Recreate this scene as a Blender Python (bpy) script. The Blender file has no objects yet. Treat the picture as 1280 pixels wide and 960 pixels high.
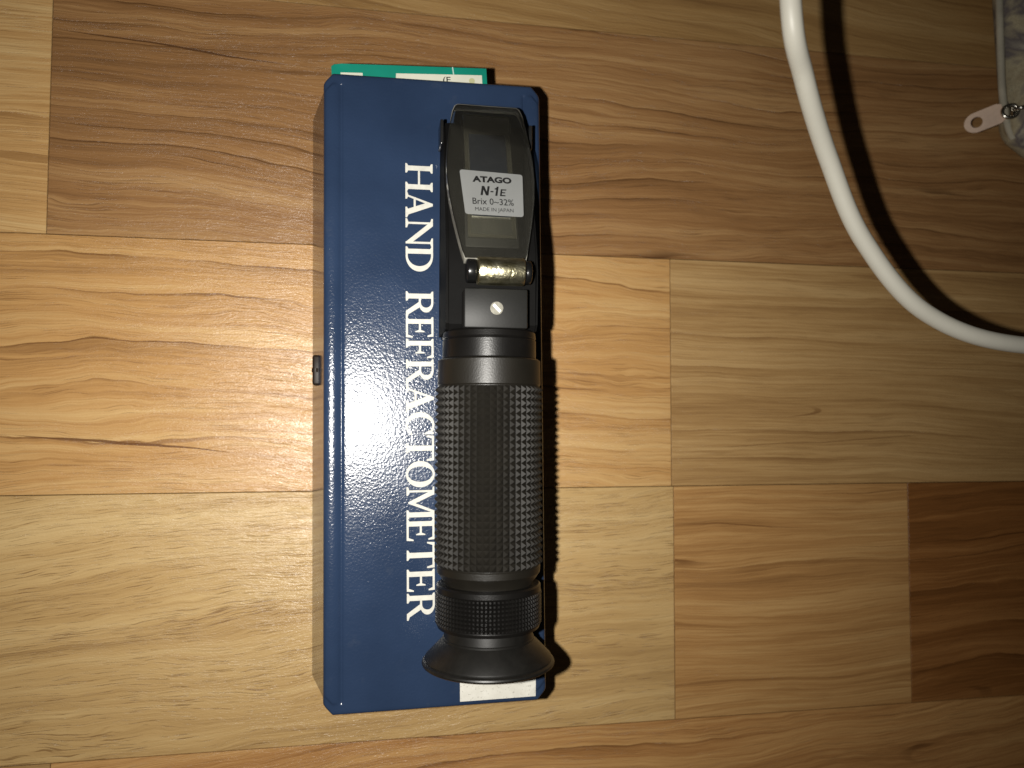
import bpy, bmesh, math, random
from mathutils import Matrix, Vector
S = 0.001                                   # everything below is written in millimetres
sc = bpy.context.scene
C = sc.collection

# ------------------------------------------------------------------ camera
CAM_H = 261.0
R = Matrix(((0.98452, -0.0097, -0.17503), (0.00187, 0.99899, -0.04482), (0.17529, 0.0438, 0.98354)))
cam_d = bpy.data.cameras.new('camera')
cam = bpy.data.objects.new('camera', cam_d); C.objects.link(cam)
cam.matrix_world = Matrix.Translation((0, 0, CAM_H * S)) @ R.to_4x4()
cam_d.sensor_width = 36.0; cam_d.lens = 961 / 1280 * 36.0
cam_d.clip_start = 0.005; cam_d.clip_end = 20.0
cam_d.dof.use_dof = True; cam_d.dof.focus_distance = 0.212; cam_d.dof.aperture_fstop = 15.0
sc.camera = cam

# ------------------------------------------------------------------ light: the phone's own flash beside the lens, a nearly dark room
w = bpy.data.worlds.new('World'); sc.world = w; w.use_nodes = True
w.node_tree.nodes['Background'].inputs[0].default_value = (1.0, 0.82, 0.62, 1)
w.node_tree.nodes['Background'].inputs[1].default_value = 0.010
fl_d = bpy.data.lights.new('phone_flash', 'AREA'); fl_d.shape = 'DISK'; fl_d.size = 0.0042
fl_d.energy = 0.42; fl_d.color = (1.0, 0.965, 0.90); fl_d.spread = math.radians(122)
fl = bpy.data.objects.new('phone_flash', fl_d); C.objects.link(fl)
fl.matrix_world = Matrix.Translation(Vector((0, 0, CAM_H * S)) + R @ Vector((-0.0187, -0.0012, 0))) @ (R @ Matrix.Rotation(math.radians(7), 3, 'Y')).to_4x4()
sc.view_settings.view_transform = 'Standard'; sc.view_settings.look = 'None'
sc.view_settings.exposure = 0.0; sc.view_settings.gamma = 1.0; sc.view_settings.use_curve_mapping = False

# ------------------------------------------------------------------ node helpers
def nodes_of(name):
    m = bpy.data.materials.new(name); m.use_nodes = True
    nt = m.node_tree; b = nt.nodes['Principled BSDF']
    return m, nt, b
def val(nt, sock, v):
    if isinstance(v, bpy.types.NodeSocket): nt.links.new(v, sock)
    else: sock.default_value = v
def math_n(nt, op, a, b=None, c=None, clamp=False):
    n = nt.nodes.new('ShaderNodeMath'); n.operation = op; n.use_clamp = clamp
    for i, v in enumerate((a, b, c)):
        if v is not None: val(nt, n.inputs[i], v)
    return n.outputs[0]
def mix_c(nt, fac, a, b, mode='MIX'):
    n = nt.nodes.new('ShaderNodeMix'); n.data_type = 'RGBA'; n.blend_type = mode
    val(nt, n.inputs[0], fac)
    for s, v in ((n.inputs[6], a), (n.inputs[7], b)):
        if isinstance(v, bpy.types.NodeSocket): nt.links.new(v, s)
        else: s.default_value = (*v, 1) if len(v) == 3 else v
    return n.outputs[2]
def coords(nt, scale, offset=(0, 0, 0), src=None, rot=(0, 0, 0)):
    if src is None:
        t = nt.nodes.new('ShaderNodeTexCoord'); src = t.outputs['Object']
    mp = nt.nodes.new('ShaderNodeMapping'); nt.links.new(src, mp.inputs[0])
    mp.inputs['Scale'].default_value = scale; mp.inputs['Location'].default_value = offset
    mp.inputs['Rotation'].default_value = rot
    return mp.outputs[0]
def noise(nt, co, scale=1.0, detail=2.0, rough=0.5, dist=0.0):
    n = nt.nodes.new('ShaderNodeTexNoise'); nt.links.new(co, n.inputs['Vector'])
    n.inputs['Scale'].default_value = scale; n.inputs['Detail'].default_value = detail
    n.inputs['Roughness'].default_value = rough; n.inputs['Distortion'].default_value = dist
    return n.outputs[0]
def ramp(nt, fac, stops):
    n = nt.nodes.new('ShaderNodeValToRGB'); nt.links.new(fac, n.inputs[0])
    e = n.color_ramp.elements
    while len(e) < len(stops): e.new(0.5)
    for i, (p, c) in enumerate(stops):
        e[i].position = p; e[i].color = (*c, 1) if len(c) == 3 else c
    return n.outputs[0]
def bump(nt, b, h, strength, dist_mm, prev=None):
    n = nt.nodes.new('ShaderNodeBump'); n.inputs['Strength'].default_value = strength
    n.inputs['Distance'].default_value = dist_mm * S
    nt.links.new(h, n.inputs['Height'])
    if prev is not None: nt.links.new(prev, n.inputs['Normal'])
    nt.links.new(n.outputs[0], b.inputs['Normal'])
    return n.outputs[0]
def step(nt, x, lo, hi):                     # smooth ramp 0..1
    n = nt.nodes.new('ShaderNodeMapRange'); n.interpolation_type = 'SMOOTHSTEP'
    val(nt, n.inputs[0], x); n.inputs[1].default_value = lo; n.inputs[2].default_value = hi
    return n.outputs[0]
def simple(name, col, rough=0.5, metal=0.0, bump_mm=0.0, bump_scale=1500.0, var=0.15, spec=0.5, vscale=120.0):
    m, nt, b = nodes_of(name)
    co = coords(nt, (1, 1, 1))
    nz = noise(nt, co, vscale, 4, 0.6)
    dark = tuple(c * (1 - var) for c in col); lite = tuple(min(1, c * (1 + var)) for c in col)
    nt.links.new(ramp(nt, nz, [(0.3, dark), (0.7, lite)]), b.inputs['Base Color'])
    b.inputs['Roughness'].default_value = rough; b.inputs['Metallic'].default_value = metal
    b.inputs['Specular IOR Level'].default_value = spec
    if bump_mm: bump(nt, b, noise(nt, co, bump_scale, 2, 0.5), 1.0, bump_mm)
    return m

# ------------------------------------------------------------------ wood of the floor strips
def wood(name, seed, light, mid, dark, ring=9.0, warp=14.0, slope=0.0, rings=0.55, pores=0.5, pore_len=0.06, line=0.5, fine=0.5, crack_a=0.85, split=None):
    """light/mid/dark: linear colours. ring: mm between growth lines, slope: drift of the grain."""
    m, nt, b = nodes_of(name)
    rnd = random.Random(seed)
    off = (rnd.uniform(-900, 900), rnd.uniform(-900, 900), 0)
    base = coords(nt, (1 / S, 1 / S, 1 / S), off)
    sep = nt.nodes.new('ShaderNodeSeparateXYZ'); nt.links.new(base, sep.inputs[0])
    x, y = sep.outputs[0], sep.outputs[1]
    # slow meander of the grain, plus finer wobble; kept gentle so that the lines run along the strip
    big = noise(nt, coords(nt, (0.0050, 0.011, 1), src=base), 1.0, 2, 0.5)
    small = noise(nt, coords(nt, (0.020, 0.055, 1), (7, 3, 0), src=base), 1.0, 3, 0.6)
    v = math_n(nt, 'ADD', y, math_n(nt, 'MULTIPLY', x, slope))
    v = math_n(nt, 'ADD', v, math_n(nt, 'MULTIPLY', math_n(nt, 'SUBTRACT', big, 0.5), warp * 2.6))
    v = math_n(nt, 'ADD', v, math_n(nt, 'MULTIPLY', math_n(nt, 'SUBTRACT', small, 0.5), warp * 0.55))
    comb = nt.nodes.new('ShaderNodeCombineXYZ'); nt.links.new(x, comb.inputs[0]); nt.links.new(v, comb.inputs[1])
    g = comb.outputs[0]                                    # coordinates that follow the grain
    fine_n = noise(nt, coords(nt, (0.013, 0.60, 1), (3, 11, 0), src=g), 1.0, 6, 0.70)
    hair = noise(nt, coords(nt, (0.030, 3.0, 1), (31, 5, 0), src=g), 1.0, 3, 0.6)
    band = noise(nt, coords(nt, (0.006, 0.14, 1), (61, 23, 0), src=g), 1.0, 3, 0.6)
    # growth rings: a saw of v with uneven spacing, its jump gives the sharp dark edge
    spacing = noise(nt, coords(nt, (0.002, 0.022, 1), (17, 2, 0), src=g), 1.0, 1, 0.5)
    ph = math_n(nt, 'ADD', math_n(nt, 'DIVIDE', v, ring), math_n(nt, 'MULTIPLY', spacing, 1.6))
    ph = math_n(nt, 'ADD', ph, math_n(nt, 'MULTIPLY', fine_n, 0.20))
    saw = math_n(nt, 'FRACT', ph)
    fade = step(nt, noise(nt, coords(nt, (0.009, 0.050, 1), (51, 9, 0), src=g), 1.0, 3, 0.6), 0.40, 0.66)
    ringv = math_n(nt, 'MULTIPLY', math_n(nt, 'POWER', saw, 4.0), math_n(nt, 'ADD', math_n(nt, 'MULTIPLY', fade, 0.75), 0.25))
    edge = math_n(nt, 'MULTIPLY', step(nt, saw, 0.93, 0.99), fade)
    tone = noise(nt, coords(nt, (0.0035, 0.022, 1), (5, 77, 0), src=base), 1.0, 2, 0.5)
    f1 = math_n(nt, 'ADD', math_n(nt, 'MULTIPLY', ringv, rings), math_n(nt, 'MULTIPLY', math_n(nt, 'SUBTRACT', tone, 0.5), 1.0))
    f1 = math_n(nt, 'ADD', f1, math_n(nt, 'MULTIPLY', math_n(nt, 'SUBTRACT', band, 0.5), 1.3))
    f1 = math_n(nt, 'ADD', f1, math_n(nt, 'MULTIPLY', math_n(nt, 'SUBTRACT', fine_n, 0.5), fine * 2.9))
    f1 = math_n(nt, 'ADD', f1, math_n(nt, 'MULTIPLY', math_n(nt, 'SUBTRACT', hair, 0.5), fine * 2.0))
    f1 = math_n(nt, 'ADD', f1, 0.40, clamp=True)
    col = ramp(nt, f1, [(0.0, light), (0.5, mid), (1.0, tuple(0.5 * a + 0.5 * d for a, d in zip(mid, dark)))])
    # thin long strands
    st = noise(nt, coords(nt, (0.014, 2.0, 1), (71, 19, 0), src=g), 1.0, 3, 0.6)
    strand = math_n(nt, 'MULTIPLY', step(nt, st, 0.54, 0.68), fine * 0.75)
    col = mix_c(nt, strand, col, tuple(0.35 * a + 0.65 * d for a, d in zip(mid, dark)))
    pale = math_n(nt, 'MULTIPLY', step(nt, math_n(nt, 'SUBTRACT', 1.0, st), 0.56, 0.70), fine * 0.5)
    col = mix_c(nt, pale, col, tuple(min(1, a * 1.12) for a in light))
    # pores: short dark dashes along the grain
    pn = noise(nt, coords(nt, (pore_len, 3.4, 1), (2, 41, 0), src=g), 1.0, 2, 0.5)
    pcl = noise(nt, coords(nt, (0.010, 0.12, 1), (90, 4, 0), src=g), 1.0, 2, 0.5)
    thr = math_n(nt, 'ADD', pn, math_n(nt, 'MULTIPLY', math_n(nt, 'SUBTRACT', pcl, 0.5), 0.34))
    pore = step(nt, thr, 0.595, 0.67)
    dk = math_n(nt, 'MAXIMUM', math_n(nt, 'MULTIPLY', pore, pores), math_n(nt, 'MULTIPLY', edge, line))
    # now and then one long dark crack in the print
    cr = noise(nt, coords(nt, (0.0045, 0.085, 1), (13, 66, 0), src=g), 1.0, 0, 0.5)
    crack = math_n(nt, 'SUBTRACT', 1.0, step(nt, math_n(nt, 'ABSOLUTE', math_n(nt, 'SUBTRACT', cr, 0.5)), 0.0035, 0.0075), clamp=True)
    cm = step(nt, noise(nt, coords(nt, (0.011, 0.03, 1), (44, 8, 0), src=base), 1.0, 1, 0.5), 0.56, 0.64)
    dk = math_n(nt, 'MAXIMUM', dk, math_n(nt, 'MULTIPLY', math_n(nt, 'MULTIPLY', crack, cm), crack_a))
    if split:                                              # one long crack of its own: x0, y0, x1, y1, half width (mm, in the strip's frame)
        x0, y0, x1, y1, hw = split
        own = nt.nodes.new('ShaderNodeTexCoord'); so = nt.nodes.new('ShaderNodeSeparateXYZ'); nt.links.new(own.outputs['Object'], so.inputs[0])
        t = math_n(nt, 'DIVIDE', math_n(nt, 'SUBTRACT', math_n(nt, 'MULTIPLY', so.outputs[0], 1000.0), x0), x1 - x0)
        mid_y = math_n(nt, 'ADD', math_n(nt, 'MULTIPLY', t, y1 - y0), math_n(nt, 'MULTIPLY', math_n(nt, 'SUBTRACT', small, 0.5), 3.5))
        dist = math_n(nt, 'ABSOLUTE', math_n(nt, 'SUBTRACT', math_n(nt, 'SUBTRACT', math_n(nt, 'MULTIPLY', so.outputs[1], 1000.0), y0), mid_y))
        taper = math_n(nt, 'MULTIPLY', math_n(nt, 'MULTIPLY', t, math_n(nt, 'SUBTRACT', 1.0, t)), 4.0 * hw)
        taper = math_n(nt, 'MULTIPLY', taper, math_n(nt, 'ADD', math_n(nt, 'MULTIPLY', fine_n, 1.6), 0.2))
        own_c = math_n(nt, 'SUBTRACT', 1.0, step(nt, math_n(nt, 'SUBTRACT', dist, taper), -0.05, 0.10), clamp=True)
        dk = math_n(nt, 'MAXIMUM', dk, math_n(nt, 'MULTIPLY', own_c, 0.9))
    col = mix_c(nt, dk, col, dark)
    # an occasional small knot or nick
    vo = nt.nodes.new('ShaderNodeTexVoronoi'); nt.links.new(coords(nt, (0.010, 0.018, 1), (6, 6, 0), src=base), vo.inputs['Vector'])
    vo.inputs['Scale'].default_value = 1.0
    knot = math_n(nt, 'SUBTRACT', 1.0, step(nt, vo.outputs['Distance'], 0.010, 0.022), clamp=True)
    col = mix_c(nt, math_n(nt, 'MULTIPLY', knot, 0.6), col, dark)
    nt.links.new(col, b.inputs['Base Color'])
    b.inputs['Roughness'].default_value = 0.40
    nt.links.new(math_n(nt, 'ADD', math_n(nt, 'MULTIPLY', fine_n, 0.14), 0.22), b.inputs['Roughness'])
    b.inputs['Specular IOR Level'].default_value = 0.5
    grit = noise(nt, coords(nt, (0.32, 2.1, 1), src=g), 1.0, 3, 0.6)
    hsum = math_n(nt, 'ADD', math_n(nt, 'MULTIPLY', grit, 0.15), math_n(nt, 'MULTIPLY', hair, 0.055))
    hsum = math_n(nt, 'SUBTRACT', hsum, math_n(nt, 'MULTIPLY', dk, 0.055))
    iso = noise(nt, coords(nt, (1.5, 2.2, 1), (9, 9, 0), src=base), 1.0, 2, 0.5)
    hsum = math_n(nt, 'ADD', hsum, math_n(nt, 'MULTIPLY', iso, 0.055))
    bump(nt, b, hsum, 1.0, 1.0)
    return m

# ------------------------------------------------------------------ mesh helpers (millimetres in, metres out)
def link(name, me, mat, parent=None, loc=(0, 0, 0), smooth=False):
    o = bpy.data.objects.new(name, me); C.objects.link(o)
    o.location = [c * S for c in loc]
    if parent is not None: o.parent = parent
    if mat is not None:
        for mm in (mat if isinstance(mat, (list, tuple)) else [mat]): me.materials.append(mm)
    if smooth:
        for p in me.polygons: p.use_smooth = True
    return o
def mesh(name, verts, faces, mat, parent=None, loc=(0, 0, 0), smooth=False, sharp=None):
    me = bpy.data.meshes.new(name)
    me.from_pydata([tuple(c * S for c in v) for v in verts], [], faces); me.update()
    bm = bmesh.new(); bm.from_mesh(me); bmesh.ops.recalc_face_normals(bm, faces=bm.faces); bm.to_mesh(me); bm.free()
    o = link(name, me, mat, parent, loc, smooth)
    if sharp is not None: me.set_sharp_from_angle(angle=math.radians(sharp))
    return o
def from_bm(name, bm, mat, parent=None, loc=(0, 0, 0), smooth=False, sharp=None):
    for v in bm.verts: v.co *= S
    bmesh.ops.recalc_face_normals(bm, faces=bm.faces)
    me = bpy.data.meshes.new(name); bm.to_mesh(me); bm.free()
    o = link(name, me, mat, parent, loc, smooth)
    if sharp is not None: me.set_sharp_from_angle(angle=math.radians(sharp))
    return o
def box_bm(x0, x1, y0, y1, z0, z1, bev=0.0, seg=2):
    bm = bmesh.new(); bmesh.ops.create_cube(bm, size=1)
    for v in bm.verts:
        v.co = Vector((x0 + (v.co.x + .5) * (x1 - x0), y0 + (v.co.y + .5) * (y1 - y0), z0 + (v.co.z + .5) * (z1 - z0)))
    if bev: bmesh.ops.bevel(bm, geom=bm.edges[:], offset=bev, segments=seg, affect='EDGES', profile=0.5)
    return bm
def box(name, x0, x1, y0, y1, z0, z1, mat, parent=None, bev=0.3, seg=2, loc=(0, 0, 0)):
    return from_bm(name, box_bm(x0, x1, y0, y1, z0, z1, bev, seg), mat, parent, loc, True, 40)
def prism(name, outline, z0, z1, mat, parent=None, bev=0.0, loc=(0, 0, 0), seg=2, smooth=True):
    """outline: (x, y) loop, extruded from z0 to z1"""
    bm = bmesh.new()
    lo = [bm.verts.new((x, y, z0)) for x, y in outline]; hi = [bm.verts.new((x, y, z1)) for x, y in outline]
    n = len(outline)
    bm.faces.new(lo[::-1]); top = bm.faces.new(hi)
    for i in range(n): bm.faces.new((lo[i], lo[(i + 1) % n], hi[(i + 1) % n], hi[i]))
    if bev:
        ed = [e for e in bm.edges if all(v in set(hi) for v in e.verts)] + [e for e in bm.edges if all(v in set(lo) for v in e.verts)]
        bmesh.ops.bevel(bm, geom=ed, offset=bev, segments=seg, affect='EDGES', profile=0.5)
    return from_bm(name, bm, mat, parent, loc, smooth, 40)
def lathe(name, prof, mat, parent, axis_z, n=96, cx=0.0, sharp=35, closed=False):
    """profile of (y, radius) turned round the y axis at height axis_z"""
    vs, fs = [], []
    for y, r in prof:
        for k in range(n):
            a = 2 * math.pi * k / n
            vs.append((cx + r * math.sin(a), y, axis_z + r * math.cos(a)))
    for i in range(len(prof) - 1):
        for k in range(n):
            fs.append((i * n + k, i * n + (k + 1) % n, (i + 1) * n + (k + 1) % n, (i + 1) * n + k))
    if not closed:
        fs.append(tuple(range(n))); fs.append(tuple((len(prof) - 1) * n + k for k in range(n)))
    else:
        for k in range(n): fs.append(((len(prof) - 1) * n + k, (len(prof) - 1) * n + (k + 1) % n, (k + 1) % n, k))
    return mesh(name, vs, fs, mat, parent, smooth=True, sharp=sharp)
def tube(name, pts, rad, mat, parent=None, n=16, sub=10, loc=(0, 0, 0), cap=True):
    """round tube through the points (Catmull-Rom); rad: number or list along pts"""
    P = [Vector(p) for p in pts]; rr = rad if isinstance(rad, (list, tuple)) else [rad] * len(P)
    path, rads = [], []
    for i in range(len(P) - 1):
        p0 = P[max(i - 1, 0)]; p1 = P[i]; p2 = P[i + 1]; p3 = P[min(i + 2, len(P) - 1)]
        for k in range(sub):
            t = k / sub
            path.append(0.5 * ((2 * p1) + (p2 - p0) * t + (2 * p0 - 5 * p1 + 4 * p2 - p3) * t * t + (3 * p1 - p0 - 3 * p2 + p3) * t ** 3))
            rads.append(rr[i] * (1 - t) + rr[i + 1] * t)
    path.append(P[-1]); rads.append(rr[-1])
    vs, fs = [], []; up = Vector((0.3, 0.2, 1)).normalized()
    for i, p in enumerate(path):
        tg = (path[min(i + 1, len(path) - 1)] - path[max(i - 1, 0)]).normalized()
        s = tg.cross(up).normalized(); up = s.cross(tg).normalized()
        for k in range(n):
            a = 2 * math.pi * k / n
            vs.append(p + (s * math.cos(a) + up * math.sin(a)) * rads[i])
    for i in range(len(path) - 1):
        for k in range(n): fs.append((i * n + k, i * n + (k + 1) % n, (i + 1) * n + (k + 1) % n, (i + 1) * n + k))
    if cap: fs.append(tuple(range(n))); fs.append(tuple((len(path) - 1) * n + k for k in range(n)))
    return mesh(name, vs, fs, mat, parent, loc, True, 50)
def thing(name, label, cat, loc=(0, 0, 0), rz=0.0):
    o = bpy.data.objects.new(name, None); C.objects.link(o); o.empty_display_size = 0.02
    o.location = [c * S for c in loc]; o.rotation_euler = (0, 0, rz); o['label'] = label; o['category'] = cat
    return o
def text_mesh(name, parts, mat, parent):
    """parts: (string, centre x, baseline y, height, width or None, bold, shear) in the parent's millimetres -> one flat mesh in the xy plane at z 0"""
    bm = bmesh.new()
    for k, (s, cx, by, h, wd, bold, shear) in enumerate(parts):
        cu = bpy.data.curves.new('t', 'FONT'); cu.body = s; cu.size = 1.0; cu.offset = bold; cu.shear = shear
        cu.fill_mode = 'FRONT'; cu.resolution_u = 4
        o = bpy.data.objects.new('t', cu); C.objects.link(o); bpy.context.view_layer.update()
        me = bpy.data.meshes.new_from_object(o.evaluated_get(bpy.context.evaluated_depsgraph_get()))
        bpy.data.objects.remove(o); bpy.data.curves.remove(cu)
        xs = [v.co.x for v in me.vertices]
        sy = h / 0.70; sx = (wd / (max(xs) - min(xs))) if wd else sy; mx = (max(xs) + min(xs)) / 2
        me.transform(Matrix.Translation((cx, by, 0)) @ Matrix.Diagonal((sx, sy, 1, 1)) @ Matrix.Translation((-mx, 0, 0)))
        bm.from_mesh(me); bpy.data.meshes.remove(me)
    return from_bm(name, bm, mat, parent)

# ================================================================== the floor
def srgb(r, g, b):
    f = lambda c: c / 12.92 if c <= 0.04045 else ((c + 0.055) / 1.055) ** 2.4
    return tuple(f(c / 255) for c in (r, g, b))
W = {}
W['pale'] = wood('wood_pale_oak', 3, srgb(206, 176, 124), srgb(188, 154, 102), srgb(112, 76, 40), ring=17, warp=12, slope=-0.09, rings=0.22, pores=0.62, pore_len=0.085, line=0.22, fine=0.40, crack_a=0.0)
W['orange'] = wood('wood_orange', 14, srgb(208, 171, 116), srgb(188, 143, 88), srgb(104, 66, 34), ring=15, warp=15, slope=0.03, rings=0.60, pores=0.42, line=0.75, fine=0.42, split=(-46.0, -22.0, 17.0, -27.8, 0.42))
W['brown'] = wood('wood_brown', 25, srgb(178, 140, 94), srgb(150, 110, 69), srgb(82, 53, 29), ring=6.5, warp=11, slope=0.03, rings=0.50, pores=0.40, line=0.80, fine=0.45, split=(-199.5, 25.0, -128.0, 19.0, 0.30))
W['edge'] = wood('wood_light_streaked', 36, srgb(210, 176, 122), srgb(190, 148, 94), srgb(120, 80, 42), ring=14, warp=8, slope=0.0, rings=0.5, pores=0.45, line=0.4, fine=0.6)
W['olive'] = wood('wood_tan', 47, srgb(194, 160, 110), srgb(172, 136, 88), srgb(112, 76, 42), ring=12, warp=6, slope=0.02, rings=0.45, pores=0.3, line=0.35, fine=0.6)
W['honey'] = wood('wood_honey', 58, srgb(198, 158, 104), srgb(175, 131, 80), srgb(110, 72, 38), ring=18, warp=7, slope=-0.02, rings=0.5, pores=0.25, line=0.35, fine=0.55)
W['dark'] = wood('wood_dark_brown', 69, srgb(160, 112, 64), srgb(132, 86, 44), srgb(72, 42, 18), ring=16, warp=12, slope=-0.03, rings=0.6, pores=0.3, line=0.45, fine=0.5)
W['rust'] = wood('wood_rust', 80, srgb(200, 156, 100), srgb(172, 124, 74), srgb(96, 60, 30), ring=12, warp=13, slope=-0.06, rings=0.6, pores=0.35, line=0.6, fine=0.5)
W['short'] = wood('wood_orange_fine', 91, srgb(206, 160, 100), srgb(182, 128, 72), srgb(104, 62, 30), ring=14, warp=8, slope=0.02, rings=0.5, pores=0.4, line=0.55, fine=0.55)
W['grey'] = wood('wood_grey_tan', 102, srgb(186, 152, 102), srgb(164, 128, 80), srgb(108, 74, 42), ring=18, warp=10, slope=0.06, rings=0.4, pores=0.25, line=0.3, fine=0.5)
slab_m = simple('underlay', (0.05, 0.035, 0.02), 0.8)
floor = from_bm('floor', box_bm(-420, 640, -440, 480, -16, -8.2), slab_m)
floor['kind'] = 'structure'
LN = [139.3 + 81.65 * k for k in range(4, -8, -1)]        # the long joints between strips, from far to near
def row(i): return LN[3 + i], LN[4 + i]                   # row 0 lies above the joint at y = 139.3
layout = {
 -3: [(-420, -250, 'rust'), (-250, 40, 'pale'), (40, 330, 'brown'), (330, 640, 'olive')],
 -2: [(-420, -60, 'honey'), (-60, 250, 'dark'), (250, 640, 'pale')],
 -1: [(-420, -180, 'olive'), (-180, 140, 'rust'), (140, 420, 'orange'), (420, 640, 'brown')],
 0: [(-420, -150, 'brown'), (-150, 330, 'grey'), (330, 640, 'orange')],
 1: [(-420, -102.2, 'edge'), (-102.2, 300, 'brown'), (300, 640, 'honey')],
 2: [(-420, -230, 'pale'), (-230, 104.3, 'orange'), (104.3, 420, 'olive'), (420, 640, 'rust')],
 3: [(-420, -190, 'dark'), (-190, 105.0, 'pale'), (105.0, 198.2, 'honey'), (198.2, 480, 'dark'), (480, 640, 'grey')],
 4: [(-420, -96.7, 'olive'), (-96.7, 330, 'rust'), (330, 640, 'pale')],
 5: [(-420, -200, 'orange'), (-200, 110, 'grey'), (110, 640, 'brown')],
 6: [(-420, 0, 'pale'), (0, 300, 'honey'), (300, 640, 'dark')],
}
for i, cells in layout.items():
    y1, y0 = row(i)
    for x0, x1, kind in cells:
        g = 0.11; hx, hy = (x1 - x0) / 2 - g, (y1 - y0) / 2 - g
        from_bm('plank', box_bm(-hx, hx, -hy, hy, -8.2, 0, 0.12, 1), W[kind], floor, ((x0 + x1) / 2, (y0 + y1) / 2, 0), True, 30)

# ================================================================== the blue case
def leather_mat(name, col, rough, grain, spec=0.5):
    m, nt, b = nodes_of(name); b.inputs['Specular IOR Level'].default_value = spec
    co = coords(nt, (1 / S, 1 / S, 1 / S))
    vo = nt.nodes.new('ShaderNodeTexVoronoi'); vo.feature = 'SMOOTH_F1'; nt.links.new(co, vo.inputs['Vector'])
    vo.inputs['Scale'].default_value = 1.45; vo.inputs['Smoothness'].default_value = 0.6
    n1 = noise(nt, co, 2.5, 3, 0.6, 0.6); n2 = noise(nt, co, 0.05, 3, 0.5)
    dirt = noise(nt, co, 0.16, 5, 0.65)
    c = ramp(nt, n2, [(0.3, tuple(a * 0.88 for a in col)), (0.7, tuple(a * 1.12 for a in col))])
    c = mix_c(nt, math_n(nt, 'MULTIPLY', step(nt, dirt, 0.60, 0.75), 0.05), c, (0.16, 0.17, 0.18))
    nt.links.new(c, b.inputs['Base Color'])
    nt.links.new(math_n(nt, 'ADD', math_n(nt, 'MULTIPLY', n2, 0.10), rough - 0.05), b.inputs['Roughness'])
    h = math_n(nt, 'ADD', math_n(nt, 'MULTIPLY', vo.outputs['Distance'], 0.6), math_n(nt, 'MULTIPLY', n1, 0.55))
    bump(nt, b, h, 1.0, grain)
    return m
blue = leather_mat('blue_leatherette', (0.020, 0.036, 0.076), 0.175, 0.058, 0.36)
blue_wall = leather_mat('blue_leatherette_wall', (0.020, 0.036, 0.076), 0.15, 0.016, 0.36)
ink = simple('white_print', (0.60, 0.59, 0.53), 0.7, spec=0.2, bump_mm=0.05, bump_scale=1100, var=0.10, vscale=500)
HW, HL = 31.5, 90.3
case = thing('instrument_case', 'long blue leatherette case lying on the wooden floor with white lettering down its lid', 'case', (17.1, 8.6, 0), 0.0115)
# body: walls lean outwards to the base
def rrect(hw, hl, c):
    return [(-hw, -hl + c), (-hw + c * .3, -hl + c * .3), (-hw + c, -hl), (hw - c, -hl), (hw - c * .3, -hl + c * .3), (hw, -hl + c),
            (hw, hl - c), (hw - c * .3, hl - c * .3), (hw - c, hl), (-hw + c, hl), (-hw + c * .3, hl - c * .3), (-hw, hl - c)]
vs, fs = [], []
levels = [(0.0, 5.4, 2.6), (0.5, 5.9, 3.0), (34.6, 0.1, -1.2), (35.4, -0.6, -2.0)]
for z, ex, ey in levels: vs += [(x, y, z) for x, y in rrect(HW + ex, HL + ey, 2.0)]
for l in range(len(levels) - 1):
    for k in range(12): fs.append((l * 12 + k, l * 12 + (k + 1) % 12, (l + 1) * 12 + (k + 1) % 12, (l + 1) * 12 + k))
fs += [tuple(range(12)), tuple(len(vs) - 12 + k for k in range(12))]
mesh('body', vs, fs, blue_wall, case, smooth=True, sharp=25)
from_bm('lid_lining', box_bm(-HW + 3, HW - 3, -HL + 4, HL - 32, 35.3, 36.6), blue_wall, case)
# lid: padded board with a rolled ridge along each long side
def lid_z(x, y):
    dx = HW - abs(x); dy = HL - abs(y)
    z = 40.0
    endm = max(0.0, min(1.0, (dy - 2.6) / 1.2)); endm = endm * endm * (3 - 2 * endm)
    if dx < 4.5:
        u = (dx - 2.2) / 2.2
        z += 0.42 * max(0.0, 1 - u * u) * endm
    z -= 0.34 * math.exp(-((dx - 5.0) / 0.45) ** 2) * endm
    z += 0.16 * (1 - (x / HW) ** 2) * (1 - (y / HL) ** 4)
    for d, r in ((dx, 1.1), (dy, 0.9)):
        if d < r: z -= r - math.sqrt(max(0, r * r - (r - d) ** 2))
    return z
def stations(half, fine):
    a = [half - d for d in fine]
    n = 22; inner = [(-1 + 2 * k / n) * a[-1] for k in range(1, n)]
    return [-v for v in a] + inner + a[::-1]
fx = [0, .05, .2, .45, .8, 1.1, 1.5, 1.9, 2.3, 2.7, 3.1, 3.5, 3.9, 4.2, 4.4, 4.6, 4.8, 5.0, 5.2, 5.4, 5.6, 5.9, 6.4]
fy = [0, .05, .2, .45, .9, 1.6, 2.6, 2.9, 3.2, 3.5, 3.8, 4.4]
XS, YS = stations(HW, fx), stations(HL, fy)
cham = 2.6
vs, fs = [], []
for x in XS:
    dx = HW - abs(x); lim = HL - max(0.0, cham - dx) * 1.15
    for y in YS:
        yy = y * lim / HL
        vs.append((x, yy, lid_z(x, y)))
nx, ny = len(XS), len(YS)
for i in range(nx - 1):
    for j in range(ny - 1): fs.append((i * ny + j, (i + 1) * ny + j, (i + 1) * ny + j + 1, i * ny + j + 1))
rim = [i * ny for i in range(nx)] + [(nx - 1) * ny + j for j in range(1, ny)] + [i * ny + ny - 1 for i in range(nx - 2, -1, -1)] + [j for j in range(ny - 2, 0, -1)]
b0 = len(vs)
for k in rim: vs.append((vs[k][0] * 0.994, vs[k][1] * 0.998, 36.4))
for k in range(len(rim)): fs.append((rim[k], rim[(k + 1) % len(rim)], b0 + (k + 1) % len(rim), b0 + k))
fs.append(tuple(range(b0, len(vs))))
lid = mesh('lid', vs, fs, blue, case, smooth=True, sharp=50)
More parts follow.
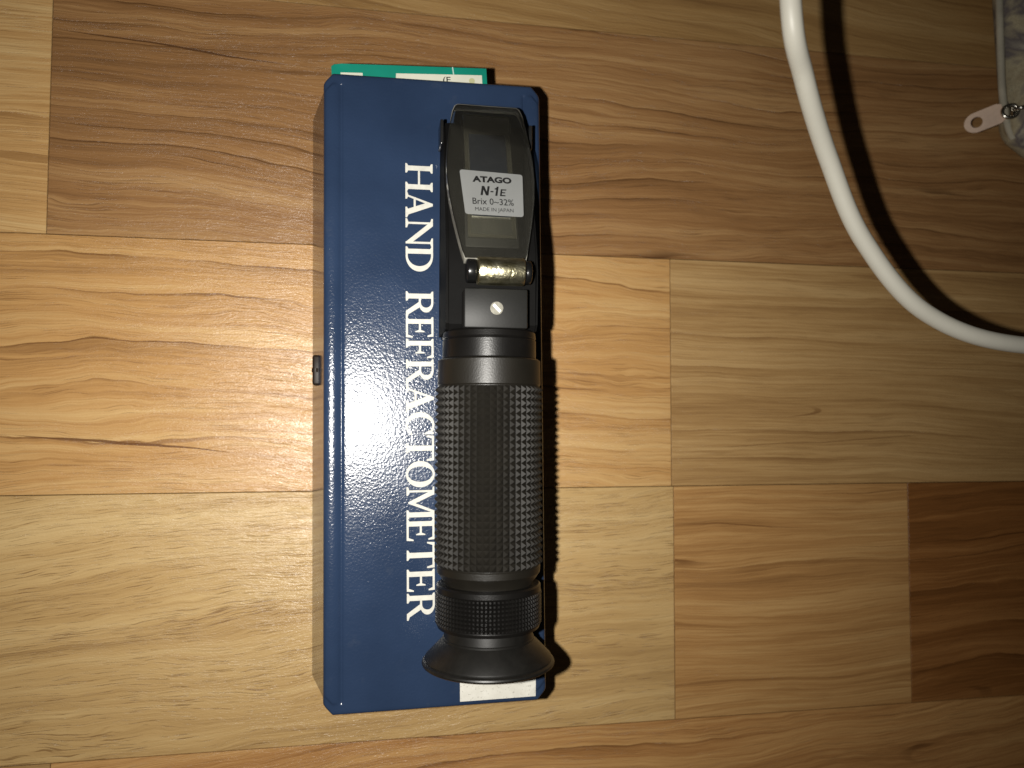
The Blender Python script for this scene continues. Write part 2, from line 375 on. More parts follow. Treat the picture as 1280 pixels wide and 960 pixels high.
box('hinge_strip', HW - 1.2, HW - 0.4, -HL + 6, HL - 6, 33.5, 37.5, blue_wall, case, 0.2)
# clasp on the left wall
brass_dark = simple('dark_bronze', (0.014, 0.009, 0.006), 0.45, 0.0, 0.01, spec=0.2)
clasp = box('clasp', -36.1, -33.4, 1.9, 11.2, 11, 19, brass_dark, case, 0.7, 3)
lathe_b = lathe('button', [(5.9, 1.1), (7.1, 1.1)], brass_dark, clasp, 18.3, 20, cx=-35.2)

# ---- serif capitals, built from strokes (unit: cap height)
def glyph(ch):
    P = []                                             # list of polygons
    th, tk, sf, so = 0.075, 0.185, 0.055, 0.085        # thin stroke, thick stroke, serif height, serif overhang
    def rect(x0, x1, y0, y1): P.append([(x0, y0), (x1, y0), (x1, y1), (x0, y1)])
    def stem(x0, x1, l=True, r=True, top=True, bot=True, y0=0.0, y1=1.0):
        a, c = (so if l else 0), (so if r else 0); br = 0.05
        for on, y, d in ((bot, y0, 1), (top, y1, -1)):
            if on: P.append([(x0 - a, y), (x1 + c, y), (x1 + c, y + d * sf), (x1, y + d * (sf + br)), (x0, y + d * (sf + br)), (x0 - a, y + d * sf)])
        rect(x0, x1, y0, y1)
    def arc(cx, cy, rx, ry, ix, iy, a0, a1, n=20, icx=None):
        icx = cx if icx is None else icx
        for k in range(n):
            t0, t1 = [math.radians(a0 + (a1 - a0) * q / n) for q in (k, k + 1)]
            P.append([(icx + ix * math.cos(t0), cy + iy * math.sin(t0)), (cx + rx * math.cos(t0), cy + ry * math.sin(t0)),
                      (cx + rx * math.cos(t1), cy + ry * math.sin(t1)), (icx + ix * math.cos(t1), cy + iy * math.sin(t1))])
    def arm(xe, y, d, ln=0.20):                         # flared end of an E / F / T arm
        P.append([(xe - 0.13, y), (xe, y), (xe + 0.015, y + d * ln), (xe - 0.035, y + d * ln), (xe - 0.10, y + d * th)])
    if ch == 'H':
        stem(so, so + tk); stem(1.06 - so - tk, 1.06 - so); rect(so + tk - .01, 1.06 - so - tk + .01, 0.46, 0.46 + th); w = 1.06
    elif ch == 'A':
        w = 1.0
        P.append([(0.12, 0.02), (0.19, 0.02), (0.50, 0.86), (0.46, 1.0)])
        P.append([(0.46, 1.0), (0.55, 1.0), (0.92, 0.02), (0.70, 0.02), (0.42, 0.80)])
        P.append([(0.0, 0), (0.30, 0), (0.30, sf), (0.19, sf + .05), (0.13, sf + .05), (0.0, sf)])
        P.append([(0.60, 0), (1.0, 0), (1.0, sf), (0.90, sf + .05), (0.70, sf + .05), (0.60, sf)])
        rect(0.23, 0.74, 0.30, 0.30 + th)
    elif ch == 'N':
        w = 1.06
        rect(0.13, 0.13 + th, 0, 0.95); P.append([(0.0, 0), (0.34, 0), (0.34, sf), (0.205, sf + .05), (0.13, sf + .05), (0.0, sf)])
        rect(0.85, 0.85 + th, 0, 1.0); P.append([(0.72, 1), (1.06, 1), (1.06, 1 - sf), (0.925, 0.90), (0.85, 0.90), (0.72, 1 - sf)])
        P.append([(0.0, 1), (0.27, 1), (0.925, 0.18), (0.925, 0.0), (0.87, 0.0), (0.13, 0.90), (0.0, 1 - sf)])
    elif ch == 'D':
        w = 0.95; stem(so, so + tk, r=False); arc(0.34, 0.5, 0.60, 0.5, 0.40, 0.5 - th, -90, 90, 26); rect(so + tk - .02, 0.36, 0, th); rect(so + tk - .02, 0.36, 1 - th, 1)
    elif ch == 'R':
        w = 0.98; stem(so, so + tk, r=False, bot=False); P.append([(0, 0), (so + tk + so, 0), (so + tk + so, sf), (so + tk, sf + .05), (so, sf + .05), (0, sf)])
        arc(0.42, 0.735, 0.37, 0.265, 0.19, 0.265 - th, -90, 90, 20); rect(so + tk - .02, 0.44, 1 - th, 1); rect(so + tk - .02, 0.44, 0.47, 0.47 + th)
        P.append([(0.38, 0.50), (0.60, 0.50), (0.86, 0.10), (0.98, 0.06), (0.98, 0.0), (0.74, 0.0)])
    elif ch == 'E':
        w = 0.86; stem(so, so + tk, r=False); rect(so + tk - .02, 0.80, 0, th); rect(so + tk - .02, 0.76, 1 - th, 1); rect(so + tk - .02, 0.56, 0.47, 0.47 + th)
        arm(0.80, 0, 1, 0.25); arm(0.77, 1, -1, 0.22); P.append([(0.50, 0.5), (0.56, 0.34), (0.60, 0.34), (0.60, 0.67), (0.56, 0.67)])
    elif ch == 'F':
        w = 0.80; stem(so, so + tk); rect(so + tk - .02, 0.74, 1 - th, 1); rect(so + tk - .02, 0.54, 0.47, 0.47 + th)
        arm(0.75, 1, -1, 0.24); P.append([(0.48, 0.5), (0.54, 0.34), (0.58, 0.34), (0.58, 0.67), (0.54, 0.67)])
    elif ch == 'C':
        w = 0.90; arc(0.50, 0.5, 0.49, 0.52, 0.33, 0.52 - th, 52, 318, 30, icx=0.53)
        P.append([(0.78, 1.0), (0.835, 1.0), (0.85, 0.66), (0.80, 0.66), (0.70, 0.84)]); P.append([(0.80, 0.10), (0.88, 0.20), (0.85, 0.24), (0.74, 0.12)])
    elif ch == 'T':
        w = 0.94; stem(0.47 - tk / 2, 0.47 + tk / 2, top=False); rect(0.05, 0.89, 1 - th, 1); arm(0.91, 1, -1, 0.27)
        P.append([(0.16, 1), (0.03, 1), (0.015, 0.73), (0.065, 0.73), (0.13, 1 - th)])
    elif ch == 'O':
        w = 0.98; arc(0.49, 0.5, 0.49, 0.52, 0.29, 0.52 - th, 0, 360, 44)
    elif ch == 'M':
        w = 1.22
        rect(0.13, 0.13 + th, 0, 0.95); P.append([(0, 0), (0.33, 0), (0.33, sf), (0.205, sf + .05), (0.13, sf + .05), (0, sf)])
        stem(0.95, 0.95 + tk, l=True, r=True, top=False); P.append([(0.88, 1), (1.22, 1), (1.22, 1 - sf), (1.135, 0.90), (0.95, 0.90)])
        P.append([(0, 1), (0.29, 1), (0.64, 0.26), (0.57, 0.06), (0.13, 0.93), (0, 1 - sf)])
        P.append([(0.57, 0.06), (0.62, 0.06), (1.0, 1), (0.90, 1), (0.60, 0.30)])
    return w, P
spans = [('H', 202.5, 238.5), ('A', 238, 272), ('N', 273, 310), ('D', 309, 341), ('R', 366, 399), ('E', 398.5, 426), ('F', 426, 451.5), ('R', 452, 484),
         ('A', 483, 518.5), ('C', 518, 548), ('T', 547, 580), ('O', 579.5, 612), ('M', 611.5, 652), ('E', 651.5, 680), ('T', 679.5, 713), ('E', 713.5, 742.5), ('R', 743, 776)]
vs, fs = [], []; lay = 0
for ch, a, b_ in spans:
    wd, polys = glyph(ch)
    y0 = 65.1 - (a - 202.5) * 0.2276; y1 = 65.1 - (b_ - 202.5) * 0.2276
    for k, poly in enumerate(polys):
        area = sum(p[0] * q[1] - q[0] * p[1] for p, q in zip(poly, poly[1:] + poly[:1]))
        if area < 0: poly = poly[::-1]
        n0 = len(vs)
        for gx, gy in poly:
            lx = -8.45 + gy * 7.85; ly = y0 + (y1 - y0) * gx / wd
            vs.append((lx, ly, lid_z(lx, ly) + 0.045 + 0.004 * (k % 9)))
        fs.append(tuple(range(n0, len(vs))))
me = bpy.data.meshes.new('lettering'); me.from_pydata([tuple(c * S for c in v) for v in vs], [], fs); me.update()
link('lettering', me, ink, case)
# plain white paper sticker at the foot of the lid
m, nt, b = nodes_of('speckled_paper'); co = coords(nt, (1 / S,) * 3)
sp = step(nt, noise(nt, co, 1.3, 4, 0.7), 0.60, 0.66); sm = noise(nt, co, 0.25, 3, 0.6)
nt.links.new(mix_c(nt, math_n(nt, 'MULTIPLY', sp, 0.6), ramp(nt, sm, [(0.3, (0.62, 0.60, 0.53)), (0.7, (0.74, 0.72, 0.65))]), (0.16, 0.14, 0.11)), b.inputs['Base Color'])
b.inputs['Roughness'].default_value = 0.6
paper = m
vs, fs = [], []
for i in range(9):
    for j in range(5):
        x = 6.4 + 21.9 * i / 8; y = -88.95 + 13.0 * j / 4
        vs.append((x, y, lid_z(x, y) + 0.07))
for i in range(8):
    for j in range(4): fs.append((i * 5 + j, (i + 1) * 5 + j, (i + 1) * 5 + j + 1, i * 5 + j + 1))
mesh('paper_sticker', vs, fs, paper, case)

# ================================================================== leaflet caught under the lid
teal = simple('teal_print', (0.006, 0.235, 0.165), 0.38, var=0.06)
white_p = simple('white_paper_print', (0.66, 0.66, 0.55), 0.45, var=0.05)
black_p = simple('black_print', (0.006, 0.006, 0.006), 0.6)
yel_p = simple('yellow_print', (0.50, 0.50, 0.28), 0.5)
leaf = thing('leaflet', 'teal and white printed leaflet sticking out from under the lid of the blue case', 'leaflet', (9.2, 103.9, 35.4), 0.058)
LW = 22.8
pap = prism('sheet', [(-LW, -28), (LW, -28), (LW, 0), (-LW + 3.0, 0.35), (-LW + 0.8, 0.15), (-LW, -0.5)], 0.0, 0.95, teal, leaf, 0.12)
def flat(name, pts, z, mat, parent): return mesh(name, [(x, y, z) for x, y in pts], [tuple(range(len(pts)))], mat, parent)
flat('white_panel', [(-LW + 2.0, -24), (-LW + 9.5, -24), (-LW + 8.9, -2.3), (-LW + 2.6, -2.3)], 1.0, white_p, leaf)
panel = flat('white_panel', [(-LW + 16.5, -24), (LW - 1.5, -24), (LW - 1.5, -2.2), (-LW + 18.6, -2.2)], 1.0, white_p, leaf)
text_mesh('small_print', [('(E', 10.7, -4.6, 1.7, 2.3, 0.01, 0)], black_p, panel).location.z = 1.03 * S
flat('yellow_mark', [(18.2 + 0.9 * math.cos(t * .5236), -4.0 + 0.9 * math.sin(t * .5236)) for t in range(12)], 1.025, yel_p, panel)
flat('crease', [(12.4, 0.1), (12.75, 0.1), (13.35, -6), (13.0, -6)], 0.985, simple('pale_crease', (0.40, 0.55, 0.48), 0.5), leaf)

# ================================================================== the refractometer
black = simple('black_paint', (0.0055, 0.005, 0.0045), 0.36, spec=0.4, bump_mm=0.03, bump_scale=2600, var=0.2)
satin = simple('satin_black', (0.0105, 0.009, 0.0065), 0.42, bump_mm=0.035, bump_scale=2400, var=0.15)
rubber = simple('black_rubber', (0.0095, 0.008, 0.0056), 0.6, spec=0.3, bump_mm=0.01, bump_scale=1500, var=0.2)
cup_m = simple('eyecup_rubber', (0.008, 0.0075, 0.0065), 0.42, bump_mm=0.012, bump_scale=1400, var=0.25, vscale=400)
steel = simple('steel', (0.62, 0.60, 0.55), 0.28, 1.0, 0.01)
ref = thing('hand_refractometer', 'black hand refractometer with knurled grip and eyecup lying on the blue case', 'refractometer', (30.0, -64.2, 40.0))
AZ = 17.45                                     # height of the barrel's axis above the lid
Y = lambda y: y + 64.2                         # photograph-frame y to the tool's own y
lathe('collar', [(Y(23.2), 9.0), (Y(23.2), 11.6), (Y(22.6), 12.3), (Y(21.2), 12.5), (Y(20.9), 12.2), (Y(20.5), 12.5), (Y(15.9), 12.5), (Y(15.6), 12.2), (Y(14), 12.0)], black, ref, AZ)
grip = lathe('grip', [(Y(15.6), 11.8), (Y(15.6), 13.1), (Y(15.2), 13.65), (Y(8.9), 13.75), (Y(8.5), 13.4), (Y(-38.3), 13.4), (Y(-38.6), 13.7), (Y(-40.2), 13.6), (Y(-40.7), 13.2), (Y(-42.9), 11.7), (Y(-43.6), 11.6)], satin, ref, AZ)
def knurl(name, y0, y1, r0, r1, nrow, ncol, mat, parent, top=0.0):
    vs, fs = [], []; dy = (y1 - y0) / nrow; da = 2 * math.pi / ncol
    def v(y, a, r): vs.append((r * math.sin(a), y, AZ + r * math.cos(a))); return len(vs) - 1
    for i in range(nrow):
        for k in range(ncol):
            ya, yb, a0, a1 = y0 + i * dy, y0 + (i + 1) * dy, k * da, (k + 1) * da
            q = [v(ya, a0, r0), v(ya, a1, r0), v(yb, a1, r0), v(yb, a0, r0)]
            ym, am = (ya + yb) / 2, (a0 + a1) / 2
            if top == 0:
                t = v(ym, am, r1)
                for e in range(4): fs.append((q[e], q[(e + 1) % 4], t))
            else:
                s, u = dy * top / 2, da * top / 2
                t = [v(ym - s, am - u, r1), v(ym - s, am + u, r1), v(ym + s, am + u, r1), v(ym + s, am - u, r1)]
                for e in range(4): fs.append((q[e], q[(e + 1) % 4], t[(e + 1) % 4], t[e]))
                fs.append(tuple(t))
    o = mesh(name, vs, fs, mat, parent); return o
knurl('grip_knurling', Y(8.4), Y(-38.2), 13.5, 14.42, 26, 50, rubber, ref)
lathe('focus_ring', [(Y(-43.2), 11.4), (Y(-43.2), 13.3), (Y(-43.6), 13.75), (Y(-44.9), 13.75), (Y(-45.1), 13.5), (Y(-53.3), 13.5), (Y(-53.6), 13.7), (Y(-54.4), 13.4), (Y(-54.6), 11.4)], black, ref, AZ)
knurl('focus_ring_knurling', Y(-45.0), Y(-53.4), 13.5, 14.0, 8, 84, black, ref, 0.45)
lathe('eyecup', [(Y(-54.4), 11.5), (Y(-57.0), 11.75), (Y(-57.2), 12.0), (Y(-57.65), 12.0), (Y(-57.9), 12.35), (Y(-62.2), 16.6), (Y(-62.5), 16.75), (Y(-62.62), 16.62), (Y(-62.8), 16.62), (Y(-62.95), 16.95), (Y(-63.25), 17.33), (Y(-63.6), 17.45), (Y(-63.95), 17.33), (Y(-64.25), 16.9),
                 (Y(-64.35), 16.3), (Y(-64.2), 15.5), (Y(-63.8), 14.7), (Y(-62), 11.0), (Y(-58), 8.5)], cup_m, ref, AZ, sharp=30)
# prism head: wedge-shaped housing that slopes down away from the barrel
PX = 12.15
prof = [(Y(22.5), 0.0), (Y(81.5), 0.0), (Y(82.6), 1.2), (Y(82.6), 9.3), (Y(80), 10.6), (Y(45), 22.8), (Y(39), 23.2), (Y(24.5), 23.2), (Y(22.5), 21.5)]
bm = bmesh.new()
lo = [bm.verts.new((-PX, y, z)) for y, z in prof]; hi = [bm.verts.new((PX, y, z)) for y, z in prof]
bm.faces.new(lo[::-1]); bm.faces.new(hi)
for k in range(len(prof)): bm.faces.new((lo[k], lo[(k + 1) % len(prof)], hi[(k + 1) % len(prof)], hi[k]))
bmesh.ops.bevel(bm, geom=[e for e in bm.edges if abs(e.verts[0].co.x - e.verts[1].co.x) < 1e-6], offset=0.7, segments=2, affect='EDGES')
from_bm('prism_housing', bm, simple('housing_black', (0.0036, 0.0034, 0.0032), 0.7, bump_mm=0.02, bump_scale=1600, var=0.3, spec=0.10), ref, smooth=True, sharp=35)
ear_m = simple('black_gloss', (0.015, 0.015, 0.015), 0.15)
for s in (-1, 1):
    box('side_tab', s * 12.5 - 0.45, s * 12.5 + 0.45, Y(76), Y(82.8), 4.0, 11.5, ear_m, ref, 0.25)
# sloping frame: origin at the hinge, u down the slope, n out of the plate
HY, HZ = Y(41.0), 27.0
ang = math.radians(-19.5)
slope = lambda o: setattr(o, 'matrix_local', Matrix.Translation((0, HY * S, HZ * S)) @ Matrix.Rotation(ang, 4, 'X'))
m, nt, b = nodes_of('prism_glass'); b.inputs['Base Color'].default_value = (0.020, 0.025, 0.042, 1); b.inputs['Roughness'].default_value = 0.22
nt.links.new(ramp(nt, noise(nt, coords(nt, (1, 1, 1)), 90, 2), [(0.3, (0.020, 0.024, 0.036)), (0.7, (0.025, 0.030, 0.044))]), b.inputs['Base Color'])
glass_m = m
prism_face = box('prism', -5.6, 5.6, 9.0, 42.5, -5.5, -2.22, glass_m, ref, 0.3); slope(prism_face)
mid_m = simple('prism_mount', (0.016, 0.0155, 0.013), 0.55, bump_mm=0.01)
mount = box('prism_mount', -7.2, 7.2, 5.0, 46.5, -6.0, -2.5, mid_m, ref, 0.3); slope(mount)
def clear(name, trans, haze_col, haze, gloss_rough=0.06):
    m, nt, b = nodes_of(name); nt.nodes.remove(b); out = nt.nodes['Material Output']
    tr = nt.nodes.new('ShaderNodeBsdfTransparent'); tr.inputs[0].default_value = (*trans, 1)
    df = nt.nodes.new('ShaderNodeBsdfDiffuse'); df.inputs[0].default_value = (*haze_col, 1)
    gl = nt.nodes.new('ShaderNodeBsdfGlossy'); gl.inputs['Roughness'].default_value = gloss_rough
    fr = nt.nodes.new('ShaderNodeFresnel'); fr.inputs[0].default_value = 1.49
    co = coords(nt, (1, 1, 1))
    hz = math_n(nt, 'MULTIPLY', math_n(nt, 'ADD', noise(nt, co, 160, 5, 0.65), 0.5), haze)
    m1 = nt.nodes.new('ShaderNodeMixShader'); nt.links.new(hz, m1.inputs[0]); nt.links.new(tr.outputs[0], m1.inputs[1]); nt.links.new(df.outputs[0], m1.inputs[2])
    m2 = nt.nodes.new('ShaderNodeMixShader'); nt.links.new(fr.outputs[0], m2.inputs[0]); nt.links.new(m1.outputs[0], m2.inputs[1]); nt.links.new(gl.outputs[0], m2.inputs[2])
    nt.links.new(m2.outputs[0], out.inputs[0]); return m
acrylic = clear('clear_acrylic', (0.93, 0.93, 0.90), (0.55, 0.53, 0.45), 0.017)
acr_edge = clear('acrylic_edge', (0.75, 0.74, 0.68), (0.66, 0.64, 0.56), 0.42, 0.2)
# plate outline (x, distance down the slope)
half = [(8.0, -0.8), (8.5, 1.5), (9.4, 6.0), (10.5, 12.0), (11.4, 18.0), (11.85, 24.0), (11.8, 30.0), (11.3, 36.0), (10.6, 42.0), (9.9, 46.3), (9.2, 48.2), (8.3, 48.9)]
out = [(x, u) for x, u in half] + [(-x, u) for x, u in half[::-1]]
plate = prism('daylight_plate', out, -1.6, 1.0, acrylic, ref, 0.25, smooth=True); slope(plate)
plate.data.materials.append(acr_edge)
for p in plate.data.polygons:
    if abs(p.normal.z) < 0.95: p.material_index = 1
frost = clear('frosted_acrylic', (0.88, 0.87, 0.82), (0.42, 0.40, 0.32), 0.075, 0.3)
bm = bmesh.new()
rings_ = [[bm.verts.new((x, u, z)) for x, u in q] for z in (-2.2, -1.62) for q in ([(-6.5, 7.5), (6.5, 7.5), (6.5, 47.6), (-6.5, 47.6)], [(-5.2, 14.0), (5.2, 14.0), (5.2, 41.4), (-5.2, 41.4)])]
for k in range(4):
    q = (k + 1) % 4; a, b_, c, d = rings_
    bm.faces.new((a[k], a[q], b_[q], b_[k])); bm.faces.new((c[k], d[k], d[q], c[q])); bm.faces.new((a[k], c[k], c[q], a[q])); bm.faces.new((b_[k], b_[q], d[q], d[k]))
diff = from_bm('diffuser_pad', bm, frost, plate)
sticker_m = simple('silver_sticker', (0.235, 0.24, 0.235), 0.42, 0.0, 0.004, 900, var=0.05)
st_o = []
for (cx, cy, a0) in ((7.45, 13.2, -90), (7.9, 25.3, 0), (-7.7, 25.9, 90), (-6.7, 13.4, 180)):
    for k in range(5):
        t = math.radians(a0 + 90 * k / 4); st_o.append((cx + 0.7 * math.cos(t), cy + 0.7 * math.sin(t)))
sticker = prism('sticker', st_o, 1.01, 1.10, sticker_m, ref, 0, smooth=False); slope(sticker)
txt = text_mesh('lettering', [('ATAGO', 0.2, 22.95, 1.75, 10.6, 0.05, 0.0), ('Brix 0~32%', 0.2, 15.85, 1.95, 11.0, 0.006, 0.0), ('MADE IN JAPAN', 0.4, 13.75, 1.15, 10.2, 0.0, 0.0)], black_p, sticker)
mk = []
def stroke(pts, ox, oy, w_, h_): mk.append([(ox + (x + 0.16 * y) * w_, oy + y * h_) for x, y in pts])
nx0, ny0, nh = -3.1, 18.7, 2.95
for pts in ([(0, 0), (.2, 0), (.2, 1), (0, 1)], [(.52, 0), (.72, 0), (.72, 1), (.52, 1)], [(0, 1), (.22, 1), (.72, 0), (.50, 0)]): stroke(pts, nx0, ny0, nh, nh)
stroke([(.85, .36), (1.12, .36), (1.12, .50), (.85, .50)], nx0, ny0, nh, nh)
for pts in ([(1.33, 0), (1.53, 0), (1.53, 1), (1.36, 1)], [(1.20, .80), (1.20, .68), (1.36, .68), (1.53, 1), (1.38, 1), (1.32, .84)]): stroke(pts, nx0, ny0, nh, nh)
for pts in ([(0, 0), (.2, 0), (.2, 1), (0, 1)], [(0, 0), (.66, 0), (.66, .17), (0, .17)], [(0, .83), (.68, .83), (.68, 1), (0, 1)], [(0, .42), (.60, .42), (.60, .58), (0, .58)]): stroke(pts, 2.1, ny0, 2.2, 2.2)
vs = []; fs = []
for k, poly in enumerate(mk):
    fs.append(tuple(range(len(vs), len(vs) + len(poly)))); vs += [(x, y, 0.004 * (k % 5)) for x, y in poly]
model_mark = mesh('model_mark', vs, fs, black_p, sticker); model_mark.matrix_local = Matrix.Translation((0, 0, 1.125 * S))
txt.matrix_local = Matrix.Translation((0, 0, 1.125 * S))
# hinge: brass roll between two black lugs, and the block with its screw
m, nt, b = nodes_of('tarnished_brass'); co = coords(nt, (1, 1, 1))
nt.links.new(ramp(nt, noise(nt, co, 420, 4, 0.6), [(0.35, (0.42, 0.38, 0.22)), (0.65, (0.80, 0.76, 0.55))]), b.inputs['Base Color'])
b.inputs['Metallic'].default_value = 1.0; b.inputs['Roughness'].default_value = 0.34
bump(nt, b, noise(nt, co, 380, 3, 0.6, 1.0), 1.0, 0.30)
brass = m
def roll(name, x0, x1, y, z, r, mat, parent, n=40, rnd=0.4):
    prof = [(x0, r - rnd), (x0 + rnd * .4, r - rnd * .2), (x0 + rnd, r), (x1 - rnd, r), (x1 - rnd * .4, r - rnd * .2), (x1, r - rnd)]
    vs, fs = [], []
    for x, rr in prof:
        for k in range(n): a = 2 * math.pi * k / n; vs.append((x, y + rr * math.cos(a), z + rr * math.sin(a)))
    for i in range(len(prof) - 1):
        for k in range(n): fs.append((i * n + k, i * n + (k + 1) % n, (i + 1) * n + (k + 1) % n, (i + 1) * n + k))
    fs += [tuple(range(n)), tuple((len(prof) - 1) * n + k for k in range(n))]
    return mesh(name, vs, fs, mat, parent, smooth=True, sharp=50)
hinge = roll('hinge_roll', -4.8, 7.2, Y(37.5), 28.6, 3.6, brass, ref, rnd=0.3)
lug_m = simple('lug_black', (0.006, 0.006, 0.006), 0.25)
for x0, x1 in ((-7.6, -5.0), (7.4, 9.2)):
    roll('hinge_lug', x0, x1, Y(37.5), 28.0, 3.1, lug_m, ref, rnd=0.5)
block_m = simple('matte_black_plate', (0.0105, 0.0105, 0.0095), 0.5, spec=0.35, bump_mm=0.012, bump_scale=1800)
box('hinge_block', -8.1, 8.1, Y(22.9), Y(32.9), 21.5, 29.6, block_m, ref, 0.35)
vs, fs = [], []
n = 28; r = 1.65
bm = bmesh.new()
sx, sy = 0.1, Y(27.9)
bmesh.ops.create_cone(bm, cap_ends=True, segments=n, radius1=r, radius2=r, depth=1.1, matrix=Matrix.Translation((sx, sy, 29.35)))
bmesh.ops.bevel(bm, geom=[e for e in bm.edges if all(v.co.z > 29.5 for v in e.verts)], offset=0.2, segments=2, affect='EDGES')
screw = from_bm('screw', bm, simple('worn_steel', (0.26, 0.25, 0.21), 0.45, 0.8, 0.03, 900, 0.25), ref, smooth=True, sharp=35)
slot = from_bm('slot', box_bm(-1.25, 1.25, -0.38, 0.38, 0, 0.06), simple('bright_slot', (0.80, 0.79, 0.74), 0.4, 0.1), screw); slot.matrix_local = Matrix.Translation((sx * S, sy * S, 29.87 * S)) @ Matrix.Rotation(math.radians(-46), 4, 'Z')

# ================================================================== white cord arching above the floor
m, nt, b = nodes_of('white_pvc'); co = coords(nt, (1, 1, 1))
scuff = step(nt, noise(nt, co, 130, 5, 0.7), 0.62, 0.74)
nt.links.new(mix_c(nt, math_n(nt, 'MULTIPLY', scuff, 0.35), (0.53, 0.51, 0.44), (0.38, 0.35, 0.28)), b.inputs['Base Color'])
b.inputs['Roughness'].default_value = 0.45; bump(nt, b, noise(nt, co, 300, 3), 1.0, 0.05)
pts = [(150, 420, 2.2), (118, 300, 40), (92, 190, 100), (84.6, 130, 117), (84.3, 87.1, 117.3), (92.1, 74.9, 109), (104.4, 61.3, 98.5), (117.2, 43.8, 92.6), (135.7, 26.6, 90.5), (162.7, 19.0, 91), (215, 22, 84), (300, 55, 40), (380, 100, 6), (440, 140, 2.2), (520, 190, 2.2)]
cord = tube('power_cord', pts, 2.2, m, None, 20, 14)
cord['label'] = 'thick white cord curving through the air above the wooden floor'; cord['category'] = 'cord'

# ================================================================== zipped fabric pouch
m, nt, b = nodes_of('printed_fabric'); co = coords(nt, (1 / S,) * 3)
n1 = noise(nt, co, 0.055, 3, 0.55, 0.6); n2 = noise(nt, co, 0.11, 2, 0.5)
c = ramp(nt, n1, [(0.30, (0.24, 0.18, 0.10)), (0.46, (0.40, 0.35, 0.23)), (0.55, (0.13, 0.11, 0.11)), (0.62, (0.36, 0.33, 0.26)), (0.75, (0.40, 0.32, 0.15))])
wv = noise(nt, co, 2.2, 2, 0.5)
nt.links.new(mix_c(nt, math_n(nt, 'MULTIPLY', step(nt, wv, 0.5, 0.7), 0.4), c, (0.10, 0.08, 0.06)), b.inputs['Base Color'])
b.inputs['Roughness'].default_value = 0.85; bump(nt, b, wv, 1.0, 0.25)
fabric = m
pouch = thing('zip_pouch', 'small patterned fabric pouch with a zip and a pale leather pull tab', 'pouch', (277, 145, 0))
vs, fs = [], []; nu, nv = 72, 20
random.seed(5)
for j in range(nv + 1):
    ph = -math.pi / 2 + math.pi * j / nv
    for i in range(nu):
        t = 2 * math.pi * i / nu
        sg = lambda v, e: math.copysign(abs(v) ** e, v)
        k = abs(math.cos(ph)) ** 0.55
        wob = 1 + 0.02 * math.sin(5 * t + 1) + 0.015 * math.sin(9 * t)
        x = 46 * k * sg(math.cos(t), 0.42) * wob; y = 49 * k * sg(math.sin(t), 0.45) * wob
        z = 13 + 13 * math.sin(ph) + (1.1 * math.sin(x * 0.22 + y * .1) * math.cos(y * 0.16) if 0 < j < nv else 0) * max(0, math.sin(ph))
        vs.append((x, y, max(0, z)))
for j in range(nv):
    for i in range(nu): fs.append((j * nu + i, j * nu + (i + 1) % nu, (j + 1) * nu + (i + 1) % nu, (j + 1) * nu + i))
mesh('fabric_body', vs, fs, fabric, pouch, smooth=True)
pipe_m = simple('piping_cloth', (0.40, 0.37, 0.29), 0.8, bump_mm=0.1, bump_scale=900)
edge_pts = [(46.4 * math.copysign(abs(math.cos(t)) ** .42, math.cos(t)), 49.4 * math.copysign(abs(math.sin(t)) ** .45, math.sin(t)), 15.5) for t in [math.radians(150 + 8.5 * k) for k in range(9)]]
tube('piping', [(x, y, 14.0) for x, y, z in edge_pts], 1.3, pipe_m, pouch, 12, 6)
metal = simple('zip_metal', (0.55, 0.53, 0.48), 0.22, 1.0)
tape = simple('zip_tape', (0.13, 0.11, 0.09), 0.8)
zy = -30.0
zx = -44.0
box('zip_tape', zx - 0.6, zx + 14, zy - 4.5, zy + 4.5, 12.5, 14.5, tape, pouch, 0.5)
for k in range(9):
    box('zip_tooth', zx + 4 + k * 1.3, zx + 4.8 + k * 1.3, zy - 1.7, zy + 1.7, 14.5, 15.7, metal, pouch, 0.2, 1)
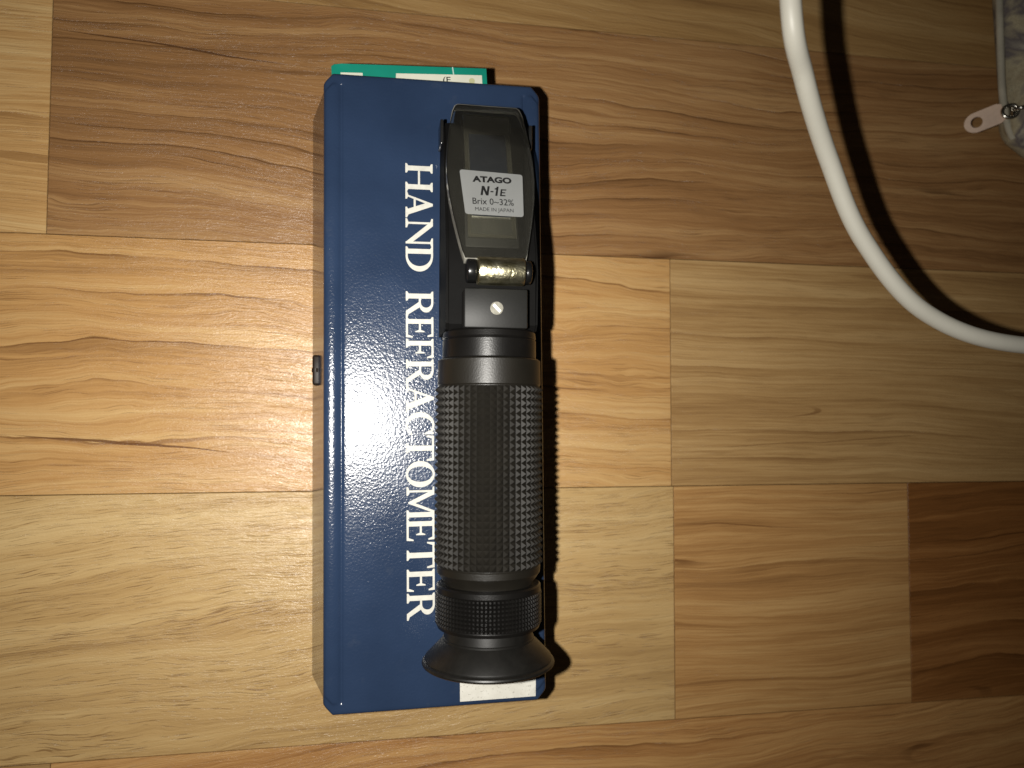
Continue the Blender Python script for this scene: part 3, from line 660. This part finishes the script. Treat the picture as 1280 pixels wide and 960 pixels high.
sl = box('slider', zx - 1.0, zx + 5.5, zy - 2.9, zy + 2.9, 13.6, 17.2, metal, pouch, 0.8)
tube('slider_bridge', [(zx + 4.5, zy, 17), (zx + 3.6, zy, 19.4), (zx + 1.0, zy, 19.6), (zx - 0.6, zy, 17)], 0.8, metal, sl, 10, 6)
ring = [(zx - 1.2 + 2.4 * math.cos(t), zy - 0.4 + 2.4 * math.sin(t), 16.5 + 1.2 * math.cos(t)) for t in [2 * math.pi * k / 12 for k in range(13)]]
tube('pull_ring', ring, 0.65, metal, pouch, 10, 4)
# leather pull tab with an eyelet hole
tan_m = simple('pale_leather', (0.56, 0.40, 0.29), 0.5, bump_mm=0.08, bump_scale=700, var=0.12)
bm = bmesh.new(); n = 40; L, hw, hr = 13.2, 3.7, 2.0; hc = L - 4.2
outer, inner = [], []
for k in range(n):
    t = 2 * math.pi * k / n; dx, dy = math.cos(t), math.sin(t)
    # rounded strip from 0..L seen from the hole's centre
    far = 1e9
    if abs(dy) > 1e-6: far = hw / abs(dy)
    px = hc + dx * far
    if dx < 0 and hc + dx * far < 0: far = hc / -dx
    if dx > 0: far = min(far, math.sqrt(max(0, hw * hw)) / max(1e-6, math.sqrt((dx * hw / 4.2) ** 2 + dy ** 2)))
    outer.append((hc + dx * far, dy * far)); inner.append((hc + hr * dx, hr * dy))
rows = []
for z in (0.0, 2.6):
    rows.append(([bm.verts.new((x, y, z)) for x, y in outer], [bm.verts.new((x, y, z)) for x, y in inner]))
(o0, i0), (o1, i1) = rows
for k in range(n):
    q = (k + 1) % n
    bm.faces.new((o0[k], o0[q], i0[q], i0[k])); bm.faces.new((o1[k], i1[k], i1[q], o1[q]))
    bm.faces.new((o0[k], o1[k], o1[q], o0[q])); bm.faces.new((i0[k], i0[q], i1[q], i1[k]))
tab = from_bm('pull_tab', bm, tan_m, pouch, smooth=True, sharp=40)
tab.matrix_local = Matrix.Translation(((zx - 1.0) * S, (zy + 0.6) * S, 13.4 * S)) @ Matrix.Rotation(math.radians(199), 4, 'Z') @ Matrix.Rotation(math.radians(49), 4, 'Y')
